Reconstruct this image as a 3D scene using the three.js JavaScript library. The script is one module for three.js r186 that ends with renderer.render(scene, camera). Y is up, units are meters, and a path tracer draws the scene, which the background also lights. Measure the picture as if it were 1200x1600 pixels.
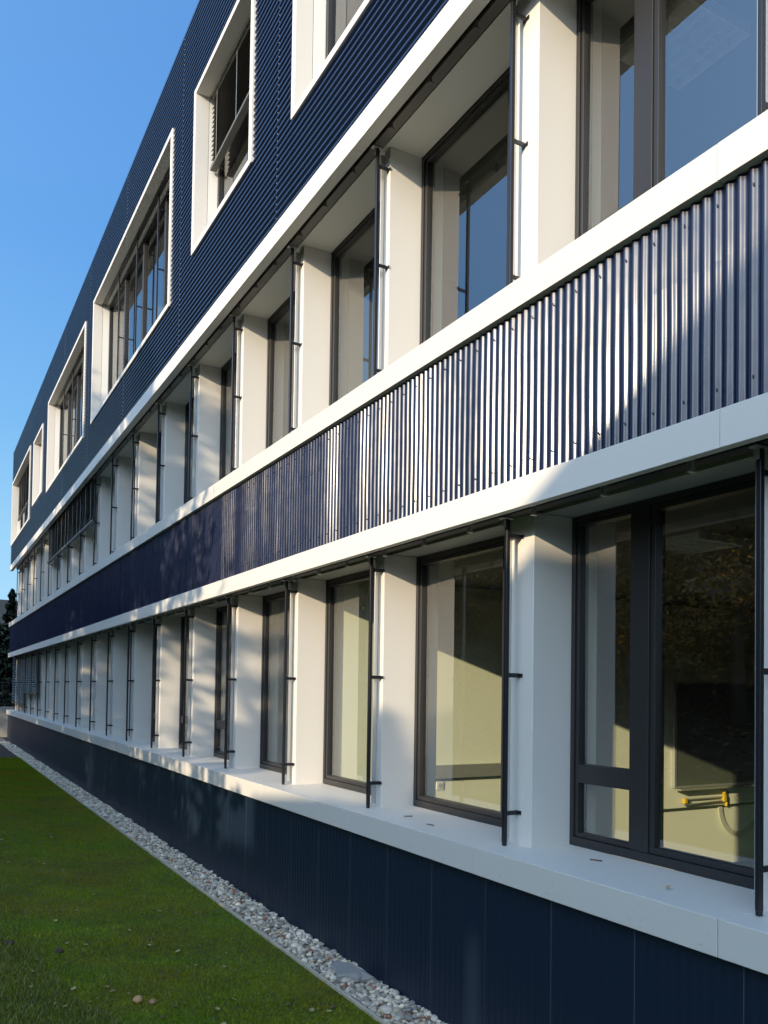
import * as THREE from 'three';
import { mergeGeometries, mergeVertices } from 'three/addons/utils/BufferGeometryUtils.js';
import { RoundedBoxGeometry } from 'three/addons/geometries/RoundedBoxGeometry.js';

// ------------------------------------------------------------------ camera, sky, sun, exposure
const scene = new THREE.Scene();
const EYE = new THREE.Vector3(0, 2.104, 2.95);
const camera = new THREE.PerspectiveCamera(2 * Math.atan(1045.81 / 1300) * 180 / Math.PI, 0.75, 0.05, 2000);
{
  const yaw = 29.1856 * Math.PI / 180, pitch = 1.4671 * Math.PI / 180, roll = 0.8333 * Math.PI / 180;
  const F = new THREE.Vector3(-Math.cos(yaw) * Math.cos(pitch), Math.sin(pitch), -Math.sin(yaw) * Math.cos(pitch));
  const R = new THREE.Vector3().crossVectors(F, new THREE.Vector3(0, 1, 0)).normalize(), U = new THREE.Vector3().crossVectors(R, F);
  const c = Math.cos(roll), s = Math.sin(roll);
  const R2 = R.clone().multiplyScalar(c).addScaledVector(U, s), U2 = U.clone().multiplyScalar(c).addScaledVector(R, -s);
  camera.quaternion.setFromRotationMatrix(new THREE.Matrix4().makeBasis(R2, U2, F.clone().negate()));
  camera.position.copy(EYE);
  camera.setViewOffset(1200, 2091.62, 0, 0, 1200, 1600);          // the photograph is the upper part of a taller picture (shifted lens)
}
const SUN_AZ = 25 * Math.PI / 180, SUN_EL = 16 * Math.PI / 180;
const SUN = new THREE.Vector3(Math.sin(SUN_AZ) * Math.cos(SUN_EL), Math.sin(SUN_EL), Math.cos(SUN_AZ) * Math.cos(SUN_EL));
{
  const W = 512, H = 256, d = new Float32Array(W * H * 4), v = new THREE.Vector3();
  const stops = [[0, [0.46, 0.74, 0.92]], [0.08, [0.40, 0.69, 0.90]], [0.16, [0.31, 0.61, 0.86]], [0.28, [0.16, 0.43, 0.79]], [0.45, [0.08, 0.29, 0.70]], [0.62, [0.055, 0.225, 0.61]], [1, [0.045, 0.17, 0.46]]];
  for (let j = 0; j < H; j++) for (let i = 0; i < W; i++) {
    const el = ((j + 0.5) / H - 0.5) * Math.PI, az = ((i + 0.5) / W - 0.5) * 2 * Math.PI;
    v.set(Math.cos(el) * Math.cos(az), Math.sin(el), Math.cos(el) * Math.sin(az));
    const t = Math.max(0, v.y); let k = 1; while (k < stops.length - 1 && t > stops[k][0]) k++;
    const [t0, a] = stops[k - 1], [t1, b] = stops[k], u = Math.min(1, Math.max(0, (t - t0) / (t1 - t0)));
    const ang = Math.acos(Math.min(1, Math.max(-1, v.dot(SUN)))), aur = 1.2 * Math.exp(-ang / 0.16), glow = 1.75 * Math.exp(-ang / 0.70), white = 2.6 * Math.exp(-ang / 0.33), o = (j * W + i) * 4;
    for (let c = 0; c < 3; c++) d[o + c] = 0.545 * (a[c] + (b[c] - a[c]) * u) + glow * [0.30, 0.60, 1.0][c] + white * [1, 0.95, 0.86][c] + aur * [1, 0.86, 0.66][c];
    d[o + 3] = 1;
  }
  const sky = new THREE.DataTexture(d, W, H, THREE.RGBAFormat, THREE.FloatType);
  sky.mapping = THREE.EquirectangularReflectionMapping; sky.magFilter = sky.minFilter = THREE.LinearFilter; sky.colorSpace = THREE.LinearSRGBColorSpace; sky.needsUpdate = true;
  scene.background = sky; scene.environment = sky;
}
const sun = new THREE.DirectionalLight(new THREE.Color(1, 0.82, 0.58), 3.2);
sun.position.copy(SUN).multiplyScalar(80).add(new THREE.Vector3(-12, 4, 0)); sun.target.position.set(-12, 4, 0);
sun.castShadow = true; sun.shadow.mapSize.set(4096, 4096);
Object.assign(sun.shadow.camera, { left: -45, right: 45, top: 25, bottom: -25, near: 1, far: 200 });
scene.add(sun, sun.target);
const renderer = new THREE.WebGLRenderer({ antialias: true });
renderer.toneMapping = THREE.LinearToneMapping; renderer.toneMappingExposure = 1.68;
renderer.shadowMap.enabled = true;

// ------------------------------------------------------------------ helpers
let seed = 12345;
const rnd = () => { seed = (seed + 0x6D2B79F5) | 0; let t = Math.imul(seed ^ (seed >>> 15), 1 | seed); t = (t + Math.imul(t ^ (t >>> 7), 61 | t)) ^ t; return ((t ^ (t >>> 14)) >>> 0) / 4294967296; };
const rr = (a, b) => a + (b - a) * rnd();
const used = new Map();
function numbered(n) { const k = used.get(n) || 0; used.set(n, k + 1); return k ? n + '_' + String(k).padStart(3, '0') : n; }
function mesh(name, geo, mat, parent) { const m = new THREE.Mesh(geo, mat); m.name = numbered(name); m.castShadow = m.receiveShadow = true; (parent || scene).add(m); return m; }
function group(name, parent) { const g = new THREE.Group(); g.name = numbered(name); (parent || scene).add(g); return g; }
function tag(o, label, category, grp, kind) { o.userData.label = label; o.userData.category = category; if (grp) o.userData.group = grp; if (kind) o.userData.kind = kind; return o; }
function structure(o, label) { o.userData.kind = 'structure'; if (label) o.userData.label = label; return o; }
// a box given by its limits; r > 0 rounds the edges
function box(x0, x1, y0, y1, z0, z1, r = 0) {
  const w = x1 - x0, h = y1 - y0, d = z1 - z0;
  const g = r ? new RoundedBoxGeometry(w, h, d, 1, r) : new THREE.BoxGeometry(w, h, d);
  g.translate((x0 + x1) / 2, (y0 + y1) / 2, (z0 + z1) / 2);
  if (r) { const gi = g.index ? g.toNonIndexed() : g; return gi; }
  return g.toNonIndexed();
}
const merge = (...a) => mergeGeometries(a.flat().map((g) => (g.index ? g.toNonIndexed() : g)));
// value noise
function hash(x, y) { let h = (x * 374761393 + y * 668265263) | 0; h = Math.imul(h ^ (h >>> 13), 1274126177); return ((h ^ (h >>> 16)) >>> 0) / 4294967296; }
function noise(x, y) { const i = Math.floor(x), j = Math.floor(y), u = x - i, v = y - j, s = u * u * (3 - 2 * u), t = v * v * (3 - 2 * v); return (hash(i, j) * (1 - s) + hash(i + 1, j) * s) * (1 - t) + (hash(i, j + 1) * (1 - s) + hash(i + 1, j + 1) * s) * t; }
function fbm(x, y, o = 4) { let a = 0, w = 0.5, n = 0; for (let k = 0; k < o; k++) { a += w * noise(x, y); n += w; x = x * 2.03 + 17.1; y = y * 2.03 + 5.7; w *= 0.5; } return a / n; }
function dataTex(n, f, srgb) {
  const d = new Uint8Array(n * n * 4);
  for (let j = 0; j < n; j++) for (let i = 0; i < n; i++) { const c = f(i / n, j / n); for (let k = 0; k < 3; k++) d[(j * n + i) * 4 + k] = Math.max(0, Math.min(255, c[k] * 255)); d[(j * n + i) * 4 + 3] = 255; }
  const t = new THREE.DataTexture(d, n, n); t.wrapS = t.wrapT = THREE.RepeatWrapping; t.magFilter = THREE.LinearFilter; t.minFilter = THREE.LinearMipmapLinearFilter; t.generateMipmaps = true;
  if (srgb) t.colorSpace = THREE.SRGBColorSpace; t.needsUpdate = true; return t;
}
const lin = (r, g, b) => new THREE.Color().setRGB(r, g, b);
const std = (c, roughness, o = {}) => new THREE.MeshStandardMaterial({ color: c, roughness, ...o });
// uv in metres by the dominant face direction
function uvBox(g) {
  const p = g.attributes.position, n = g.attributes.normal, uv = new Float32Array(p.count * 2);
  for (let i = 0; i < p.count; i++) {
    const ax = Math.abs(n.getX(i)), ay = Math.abs(n.getY(i)), az = Math.abs(n.getZ(i));
    if (ax > ay && ax > az) { uv[2 * i] = p.getZ(i); uv[2 * i + 1] = p.getY(i); } else if (ay > az) { uv[2 * i] = p.getX(i); uv[2 * i + 1] = p.getZ(i); } else { uv[2 * i] = p.getX(i); uv[2 * i + 1] = p.getY(i); }
  }
  g.setAttribute('uv', new THREE.BufferAttribute(uv, 2)); return g;
}

// ------------------------------------------------------------------ materials
const M = {};
const dirt = dataTex(512, (u, v) => { const a = fbm(u * 6, v * 6, 4), b = fbm(u * 60, v * 14 + 9, 3), g = 0.972 + 0.024 * (a - 0.5) + 0.012 * (b - 0.5) + 0.022 * (rnd() - 0.5); return [g, g, g]; }, true);
const dirtRough = dataTex(512, (u, v) => { const a = fbm(u * 9 + 3, v * 9, 4); const g = 0.42 + 0.35 * a; return [g, g, g]; });
// rain marks and grime with an outline of their own on the ledges
const ledgeTex = dataTex(1024, (u, v) => {
  const a = fbm(u * 8, v * 8, 5), s = fbm(u * 26 + 40, v * 90, 3), sp = noise(u * 420, v * 420);
  let g = 0.97 - 0.02 * rnd(); if (s > 0.78) g -= (s - 0.78) * 0.9; if (sp > 0.975 && a > 0.5) g -= 0.12;
  return [g, g * 0.998, g * 0.99];
}, true);
M.white = std(lin(0.68, 0.645, 0.58), 0.5);
M.ledge = std(lin(0.69, 0.66, 0.60), 0.5, { map: ledgeTex });
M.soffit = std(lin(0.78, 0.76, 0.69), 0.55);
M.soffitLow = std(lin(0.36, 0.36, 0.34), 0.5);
M.darkTone = std(lin(0.03, 0.03, 0.032), 0.6);  // plain dark tone for the wall core and ground floor blind rails
M.anth = std(lin(0.024, 0.023, 0.023), 0.42);
M.pole = std(lin(0.014, 0.015, 0.018), 0.32);
M.alu = std(lin(0.55, 0.55, 0.54), 0.35, { metalness: 0.6 });
M.bronze = std(lin(0.11, 0.105, 0.09), 0.45);
M.slat = std(lin(0.05, 0.048, 0.046), 0.35, { side: THREE.DoubleSide });
const blueRough = dataTex(512, (u, v) => { const a = fbm(u * 10, v * 10, 4), s = noise(u * 260, v * 3.0); const g = 0.15 + 0.12 * a + 0.06 * s; return [g, g, g]; });
M.blue = new THREE.MeshPhysicalMaterial({ color: lin(0.009, 0.013, 0.036), roughness: 1, roughnessMap: blueRough, specularIntensity: 1, ior: 1.62 });
M.blueTop = new THREE.MeshPhysicalMaterial({ color: lin(0.009, 0.015, 0.042), roughness: 0.2, ior: 1.95 });
M.plinth = new THREE.MeshPhysicalMaterial({ color: lin(0.003, 0.012, 0.029), roughness: 0.5, ior: 1.5 });
M.gap = std(lin(0.05, 0.062, 0.08), 0.6);
M.glass = new THREE.MeshPhysicalMaterial({ color: lin(0.97, 1.0, 0.93), transmission: 1, thickness: 0, roughness: 0, ior: 2.7 });
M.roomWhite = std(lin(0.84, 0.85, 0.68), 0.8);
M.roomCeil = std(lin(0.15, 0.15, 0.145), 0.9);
M.roomBack = std(lin(0.15, 0.145, 0.13), 0.9);  // ceiling, back and floor tones lowered: dimness of unlit rooms put into colour
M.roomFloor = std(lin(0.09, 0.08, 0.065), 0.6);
M.concrete = std(lin(0.30, 0.29, 0.27), 0.9, { map: dirt });

// ------------------------------------------------------------------ measures of the facade
const BAY = 1.7655, bar = (n) => -2.3257 - BAY * n, N0 = -3, N1 = 18;          // the guide poles
const XL = -34.83, XR = 4.6;
const S0 = [1.005, 1.168], L0 = [3.158, 3.327], S1 = [4.322, 4.487], L1 = [6.481, 6.68], ROOF = 11.04;
const ZG = -0.64, ZP = -0.30;                                                    // glass, pier fronts
const pierR = (n) => bar(n) + (n === 1 ? 0.125 : n === 2 ? 0.02 : 0.04), pierL = (n) => bar(n) - (n === 1 ? 0.10 : 0.075);

const building = group('school_building');
tag(building, 'long three storey school building clad in navy corrugated metal with white window bands', 'building');
const part = (name, geo, mat, parent = building) => mesh(name, geo, mat, parent);

// ---- concrete shell behind the cladding
{
  const zb = -9.6;
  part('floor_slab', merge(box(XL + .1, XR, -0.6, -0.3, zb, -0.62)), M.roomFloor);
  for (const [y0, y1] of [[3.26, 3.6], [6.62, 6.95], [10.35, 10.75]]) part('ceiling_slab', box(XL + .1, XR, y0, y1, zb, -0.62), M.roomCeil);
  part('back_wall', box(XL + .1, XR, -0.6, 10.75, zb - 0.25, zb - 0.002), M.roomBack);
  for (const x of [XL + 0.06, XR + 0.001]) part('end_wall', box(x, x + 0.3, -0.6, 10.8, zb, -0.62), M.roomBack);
  for (const n of [3, 8, 12, 16]) for (const [y0, y1] of [[-0.298, 3.258], [3.602, 6.618], [6.952, 10.348]]) part('partition_wall', box(bar(n) - 0.07, bar(n) + 0.06, y0, y1, zb + 0.002, -0.80), y0 < 0 ? M.roomWhite : M.roomBack);  // upper storeys get the dark tone, so their lack of light is painted
  // wall behind the ledges, bands and parapet
  part('wall_core', merge(
    box(XL + .1, XR, -0.6, 1.0, -0.6, -0.08),
    box(XL + .1, XR, 3.235, 4.45, -0.598, -0.372), box(XL + .1, XR, 3.5, 4.45, -0.37, -0.085), box(XL + .1, XR, 3.335, 3.498, -0.105, -0.085),
    box(XL + .1, XR, 6.575, 7.44, -0.598, -0.262), box(XL + .1, XR, 6.86, 7.44, -0.26, -0.085), box(XL + .1, XR, 6.69, 6.858, -0.105, -0.085),
    box(XL + .1, XR, 10.05, 10.98, -0.6, -0.085)), M.darkTone);
  for (const [a, b] of [[-11.58, -10.62], [-18.62, -17.8], [-25.68, -24.66], [-28.78, -27.96], [-8.26, -7.29], [-0.95, XR]]) part('wall_core', box(a, b, 7.442, 10.048, -0.6, -0.085), M.darkTone);
  part('roof_slab', box(XL + .06, XR, 10.752, 10.99, zb, -0.602), M.concrete);
  part('roof_coping', box(XL, XR, 10.995, ROOF, -0.65, -0.002, 0.004), M.blueTop);
}

// ---- ledges and lintels: one folded panel per bay
function panels(name, y0, y1, z0, mat, off, seg = 1) {
  for (let n = N1; n >= N0; n -= seg) {
    let x0 = n === N1 ? XL : bar(n) + off, x1 = n - seg < N0 ? XR : bar(n - seg) + off;
    if (n === N1) x1 = bar(n - seg) + off;
    const g = box(x0 + 0.0015, x1 - 0.0015, y0, y1, z0, 0.0 + (rnd() - 0.5) * 0.0016, 0.003);
    part(name, uvBox(g), mat);
  }
}
panels('ledge_panel', S0[0], S0[1], -0.60, M.ledge, -0.055);
panels('lintel_panel', L0[0], L0[1], -0.055, M.white, -0.055);
panels('ledge_panel', S1[0], S1[1], -0.60, M.ledge, -0.075);
panels('lintel_panel', L1[0], L1[1], -0.10, M.white, -0.075);
for (let n = N1; n >= N0; n--) {                                                   // soffit panels between piers
  const x0 = n === N1 ? XL + .1 : bar(n) + 0.0015, x1 = n === N0 ? XR : bar(n - 1) - 0.0015;
  if (n - 1 < N0) continue;
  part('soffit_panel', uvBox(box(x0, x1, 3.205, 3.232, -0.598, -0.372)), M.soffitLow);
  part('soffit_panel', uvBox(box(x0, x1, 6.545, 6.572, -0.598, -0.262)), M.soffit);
}

// ---- corrugated sheets
function corrugated(x0, x1, y0, y1, vertical, pitch, amp, zc, dent = 0) {
  const alongLen = vertical ? x1 - x0 : y1 - y0, crossLen = vertical ? y1 - y0 : x1 - x0;
  const na = Math.max(2, Math.round(alongLen / pitch * (dent ? 14 : 10))), nc = Math.max(2, Math.round(crossLen / (dent ? 0.09 : 0.5)));
  const P = [], N = [], I = [], o = vertical ? x0 : y0;
  const zf = (a, c) => {                                                          // height of the sheet; flattened crests
    const ph = Math.sin(2 * Math.PI * (a + (dent ? 0.008 * (noise(a * 5.3, 7.7) - 0.5) : 0)) / pitch), kk = dent ? 0.35 : 1.4, prof = Math.tanh(kk * ph) / Math.tanh(kk);
    const j = dent ? 0.84 + 0.34 * noise(a * 6.1 + 31, c * 0.5) : 1;
    return amp * prof * j + (dent ? dent * (fbm(a * 2.2, c * 1.6, 3) - 0.5) * 2 + dent * 0.35 * (noise(a * 16, c * 5) - 0.5) : 0);
  };
  for (let j = 0; j <= nc; j++) for (let i = 0; i <= na; i++) {
    const a = o + alongLen * i / na, c = (vertical ? y0 : x0) + crossLen * j / nc, e = 0.0008;
    const z = zf(a, c), dza = (zf(a + e, c) - zf(a - e, c)) / (2 * e), dzc = (zf(a, c + 0.02) - zf(a, c - 0.02)) / 0.04;
    const x = vertical ? a : c, y = vertical ? c : a;
    P.push(x, y, zc + z);
    const nx = vertical ? -dza : -dzc, ny = vertical ? -dzc : -dza, l = Math.hypot(nx, ny, 1);
    N.push(nx / l, ny / l, 1 / l);
  }
  for (let j = 0; j < nc; j++) for (let i = 0; i < na; i++) {
    const a = j * (na + 1) + i, b = a + 1, c = a + na + 1, d = c + 1;
    if (vertical) I.push(a, b, d, a, d, c); else I.push(a, c, d, a, d, b);
  }
  const g = new THREE.BufferGeometry();
  g.setAttribute('position', new THREE.Float32BufferAttribute(P, 3)); g.setAttribute('normal', new THREE.Float32BufferAttribute(N, 3));
  const uv = new Float32Array(P.length / 3 * 2); for (let i = 0; i < uv.length / 2; i++) { uv[2 * i] = P[3 * i]; uv[2 * i + 1] = P[3 * i + 1]; }
  g.setAttribute('uv', new THREE.BufferAttribute(uv, 2)); g.setIndex(I); return g;
}
// band between the storeys (upright ribs), sheets of two bays
for (let n = N1 + 1; n > N0; n -= 2) {
  const x0 = Math.max(XL + 0.02, bar(n) - 0.055), x1 = Math.min(XR, bar(n - 2) - 0.055);
  if (x1 - x0 < 0.1) continue;
  part('corrugated_sheet', corrugated(x0 + 0.002, x1 - 0.002, L0[1] - 0.03, S1[0] + 0.01, true, 0.06, 0.0074, -0.046 + (rnd() - 0.5) * 0.002, 0.0042), M.blue);
}
// plinth: sheets 0.6 m wide with fine upright ribs
{
  let k = 0;
  for (let x = -2.289 + 0.5962 * 11; x > XL; x -= 0.5962) {
    const x0 = Math.max(XL + 0.03, x - 0.5962), zc = -0.046 + (hash(k, 3) - 0.5) * 0.003;
    part('plinth_sheet', corrugated(x0 + 0.003, x - 0.003, -0.1, S0[0] + 0.01, true, 0.05962, 0.0007, zc), M.plinth);
    part('joint_strip', box(x0 - 0.003, x0 + 0.003, -0.1, S0[0] - 0.005, -0.056, zc - 0.0005), M.gap);
    k++;
  }
}
// top storey: lying ribs round the windows
const TOPWIN = [[-7.225, -1.0, 7.49, 10.03, 4], [-10.55, -8.32, 7.70, 9.865, 1], [-17.76, -11.63, 7.48, 10.03, 4], [-24.62, -18.67, 7.45, 9.97, 4], [-27.92, -25.73, 7.68, 9.70, 1], [-34.74, -28.82, 7.42, 9.84, 4]];
{
  const P = 0.0705, A = 0.0125, Z = -0.016;
  const sheet = (x0, x1, y0, y1) => { if (x1 - x0 > 0.02) part('corrugated_sheet', corrugated(x0 + 0.0015, x1 - 0.0015, y0, y1, false, P, A, Z + (rnd() - 0.5) * 0.003), M.blueTop); };
  const cuts = [XL, XR]; for (let n = N1; n >= N0; n--) if ((n % 2 + 2) % 2) cuts.push(bar(n));
  cuts.sort((a, b) => a - b);
  for (let i = 0; i < cuts.length - 1; i++) {
    const a = cuts[i], b = cuts[i + 1];
    // split a sheet's column at the window edges
    const xs = [a, b]; for (const w of TOPWIN) for (const x of [w[0], w[1]]) if (x > a + 0.02 && x < b - 0.02) xs.push(x);
    xs.sort((p, q) => p - q);
    for (let k = 0; k < xs.length - 1; k++) {
      const m = (xs[k] + xs[k + 1]) / 2, w = TOPWIN.find((t) => m > t[0] && m < t[1]);
      if (w) { sheet(xs[k], xs[k + 1], L1[1] - 0.02, w[2]); sheet(xs[k], xs[k + 1], w[3], ROOF - 0.02); } else sheet(xs[k], xs[k + 1], L1[1] - 0.02, ROOF - 0.02);
    }
  }
}
// screws of the sheets
{
  const s = new THREE.CylinderGeometry(0.0045, 0.005, 0.005, 8).rotateX(Math.PI / 2).toNonIndexed(), G = [];
  for (let x = -2.2 + 0.06 * 20 + 0.015; x > -14; x -= 0.18) for (const y of [3.43, 4.24]) G.push(s.clone().translate(x, y, -0.036));
  const p = part('screw', merge(G), M.gap); p.userData.kind = 'stuff';
  const G2 = [];
  for (let n = 1; n < 12; n += 2) for (let y = 6.73; y < 11; y += 0.0705) G2.push(s.clone().translate(bar(n) + 0.03, y, -0.001));
  const q = part('screw', merge(G2), M.alu); q.userData.kind = 'stuff';
}

// ---- piers
for (let n = N1; n >= N0; n--) for (const [y0, y1, u] of [[S0[1] - 0.01, 3.204, 0], [S1[1] - 0.01, 6.544, 1]]) {
  part('pier', uvBox(merge(box(pierL(n), pierR(n), y0, y1, -0.62, ZP, 0.004), box(pierL(n) + 0.002, pierR(n) - 0.002, y0 + 0.002, y1 + 0.05, -0.82, -0.622))), M.white);
  const cs = part('cover_strip', box(pierL(n) - 0.002, pierL(n) + 0.011, y0 + 0.03, y1 - 0.03, -0.298, -0.262, 0.003), M.alu);
}
// corner wall piece at the far end
part('end_panel', merge(box(XL, XL + 0.09, S0[1], L0[0], -0.6, -0.3), box(XL, XL + 0.09, S1[1], L1[0], -0.6, -0.3)), M.white);

// ---- windows: outer frame with mullion, sashes, panes
function paneGeo(x0, x1, y0, y1, z) { const g = new THREE.PlaneGeometry(x1 - x0, y1 - y0); g.rotateX((rnd() - 0.5) * 0.006).rotateY((rnd() - 0.5) * 0.006); g.translate((x0 + x1) / 2, (y0 + y1) / 2, z); return g; }
function sashGeo(x0, x1, y0, y1, w, z0, z1) {
  return merge(box(x0, x0 + w, y0, y1, z0, z1, 0.003), box(x1 - w, x1, y0, y1, z0, z1, 0.003), box(x0 + w, x1 - w, y0, y0 + w, z0, z1 - 0.001, 0.003), box(x0 + w, x1 - w, y1 - w, y1, z0, z1 - 0.001, 0.003));
}
function makeWindow(xl, xr, y0, y1, left, dz = 0, single = false) {
  // left: the narrow casement stands at the far (left) side; otherwise at the near side
  const ZG = -0.64 + dz, z0 = -0.70 + dz, z1 = -0.600 + dz, W = 0.034, dark = 0.125, nw = Math.min(left ? 0.475 : 0.30, (xr - xl) * 0.32);
  if (single) {
    const W = 0.045, win = part('window', merge(box(xl + 0.001, xl + W, y0, y1, z0, z1, 0.003), box(xr - W, xr - 0.001, y0, y1, z0, z1, 0.003), box(xl + W, xr - W, y0, y0 + 0.05, z0, z1 + 0.003, 0.003), box(xl + W, xr - W, y1 - 0.05, y1, z0, z1 + 0.003, 0.003)), M.anth);
    mesh('pane', paneGeo(xl + W, xr - W, y0 + 0.05, y1 - 0.05, ZG), M.glass, win);
    return win;
  }
  const xm = left ? xl + W + nw : xr - W - nw - dark;                                // mullion
  const frame = merge(box(xl + 0.001, xl + W, y0, y1, z0, z1, 0.003), box(xr - W, xr - 0.001, y0, y1, z0, z1, 0.003), box(xm, xm + dark, y0 + 0.052, y1 - W, z0, z1 - 0.002, 0.003),
    box(xl + W, xr - W, y0, y0 + 0.052, z0, z1 + 0.004, 0.003), box(xl + W, xr - W, y1 - W, y1, z0, z1 - 0.004, 0.003));
  const win = part('window', frame, M.anth);
  const a0 = y0 + 0.054, a1 = y1 - W - 0.002;
  const nx0 = left ? xl + W + 0.002 : xm + dark + 0.002, nx1 = left ? xm - 0.002 : xr - W - 0.002, wx0 = left ? xm + dark + 0.002 : xl + W + 0.002, wx1 = left ? xr - W - 0.002 : xm - 0.002;
  const zt = z1 - 0.012, zs = -0.69 + dz, sw = 0.034, tr = y0 + 0.385;
  mesh('sash', merge(sashGeo(nx0, nx1, a0, a1, sw * 0.7, zs, zt), box(nx0 + sw * 0.7, nx1 - sw * 0.7, tr, tr + 0.115, zs, zt - 0.002, 0.003)), M.anth, win);
  mesh('sash', sashGeo(wx0, wx1, a0, a1, sw, zs, zt), M.anth, win);
  const q = sw * 0.7;
  mesh('pane', paneGeo(nx0 + q, nx1 - q, a0 + q, tr, ZG), M.glass, win);
  mesh('pane', paneGeo(nx0 + q, nx1 - q, tr + 0.115, a1 - q, ZG), M.glass, win);
  mesh('pane', paneGeo(wx0 + sw, wx1 - sw, a0 + sw, a1 - sw, ZG), M.glass, win);
  return win;
}
for (let n = N1; n > N0; n--) {
  const left = !(n >= 2 && n <= 4) && n !== 9 && n !== 10;
  makeWindow(pierR(n), pierL(n - 1), S0[1] + 0.001, 3.203, left);
  makeWindow(pierR(n), pierL(n - 1), S1[1] + 0.001, 6.543, left);
}

// ---- guide poles with clips
for (let n = N1; n >= N0; n--) for (const [y0, y1, clips] of [[S0[1] + 0.002, 3.17, [1.365, 2.21, 3.07]], [S1[1] + 0.002, 6.50, [4.688, 5.549, 6.36]]]) {
  const x = bar(n), p = part('guide_pole', merge(box(x - 0.012, x + 0.012, y0 + 0.02, y1, -0.207, -0.180, 0.003), box(x - 0.010, x + 0.010, y0, y0 + 0.02, -0.205, -0.182)), M.pole);
  for (const y of clips) mesh('clip', merge(box(x - 0.004, x + 0.006, y - 0.014, y + 0.014, -0.292, -0.208, 0.002), box(x - 0.03, x + 0.03, y - 0.012, y + 0.012, -0.2995, -0.293, 0.002)), M.pole, p);
  mesh('top_bracket', merge(box(x - 0.022, x + 0.022, y1, y1 + 0.010, -0.225, -0.14, 0.002), box(x - 0.012, x + 0.012, y1 - 0.05, y1 - 0.002, -0.172, -0.164)), M.alu, p);
}
// ---- gathered blinds in the slot above each window, with hangers
for (let n = N1; n > N0; n--) for (const [y, u] of [[3.158, 0], [6.481, 1]]) {
  const x0 = bar(n) + 0.03, x1 = bar(n - 1) - 0.03;
  if (u && n >= 10 && n <= 13) continue;
  const G = [box(x0, x1, y + 0.022, y + 0.045, -0.225, -0.145, 0.004)];
  const b = part('gathered_blind', merge(G), u ? M.bronze : M.darkTone);
  const S = []; for (let k = 0; k < 14; k++) S.push(box(x0 + 0.01, x1 - 0.01, y + 0.05 + k * 0.014, y + 0.056 + k * 0.014, -0.225 + (k % 2) * 0.004, -0.15));
  const sl = mesh('slats', merge(S), M.slat, b); sl.userData.kind = 'stuff';
  for (let k = 0; k < 3; k++) { const x = x0 + (x1 - x0) * (0.17 + 0.33 * k); mesh('hanger', merge(box(x - 0.013, x - 0.006, y - 0.018, y + 0.03, -0.145, -0.125), box(x + 0.006, x + 0.013, y - 0.018, y + 0.03, -0.145, -0.125), box(x - 0.013, x + 0.013, y - 0.026, y - 0.016, -0.16, -0.12)), u ? M.bronze : M.alu, b); }
}
// ---- lowered blinds
function blind(x0, x1, yTop, yl, yr, z, label) {
  // slats from the head to a bottom rail, whose two ends hang at yl and yr
  const b = part('venetian_blind', merge(box(x0, x1, yTop - 0.05, yTop, z - 0.04, z + 0.04, 0.003)), M.bronze);
  if (label) b.userData.label = label;
  const S = [], n = Math.floor((yTop - 0.06 - Math.min(yl, yr)) / 0.062), sg = new THREE.CylinderGeometry(0.07, 0.07, x1 - x0 - 0.02, 5, 1, true, -0.58, 1.16).rotateZ(Math.PI / 2).rotateX(-Math.PI / 2).translate(0, -0.063, 0).toNonIndexed();
  for (let k = 0; k < n; k++) {
    const y = yTop - 0.08 - k * 0.062, t = k / n, g = sg.clone(); g.rotateX(0.25); g.rotateZ(Math.atan2((yr - yl) * t * t, x1 - x0)); g.translate((x0 + x1) / 2, y + (Math.max(yl, yr) - Math.min(yl, yr)) * 0.5 * t * t, z); S.push(g);
  }
  const sl = mesh('slats', merge(S), M.slat, b); sl.userData.kind = 'stuff';
  const rail = box(-(x1 - x0) / 2, (x1 - x0) / 2, -0.02, 0.02, -0.042, 0.042, 0.004); rail.rotateZ(Math.atan2(yr - yl, x1 - x0)); rail.translate((x0 + x1) / 2, (yl + yr) / 2, z);
  mesh('bottom_rail', rail, M.bronze, b);
  for (const f of [0.12, 0.5, 0.88]) { const x = x0 + (x1 - x0) * f, yy = yl + (yr - yl) * f; mesh('lift_tape', box(x - 0.006, x + 0.006, yy, yTop - 0.04, z + 0.041, z + 0.0425), M.alu, b); }
}
for (let n = 13; n >= 10; n--) blind(bar(n) + 0.03, bar(n - 1) - 0.03, 6.56, 5.60, 5.60, -0.185);
blind(XL + 0.25, bar(17) - 0.03, 3.25, 1.46, 1.46, -0.185); blind(bar(17) + 0.03, bar(16) - 0.03, 3.25, 1.46, 1.46, -0.185); blind(bar(16) + 0.03, bar(15) - 0.03, 3.25, 1.86, 1.86, -0.185); blind(bar(15) + 0.03, bar(14) - 0.03, 3.25, 1.86, 1.86, -0.185);

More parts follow.
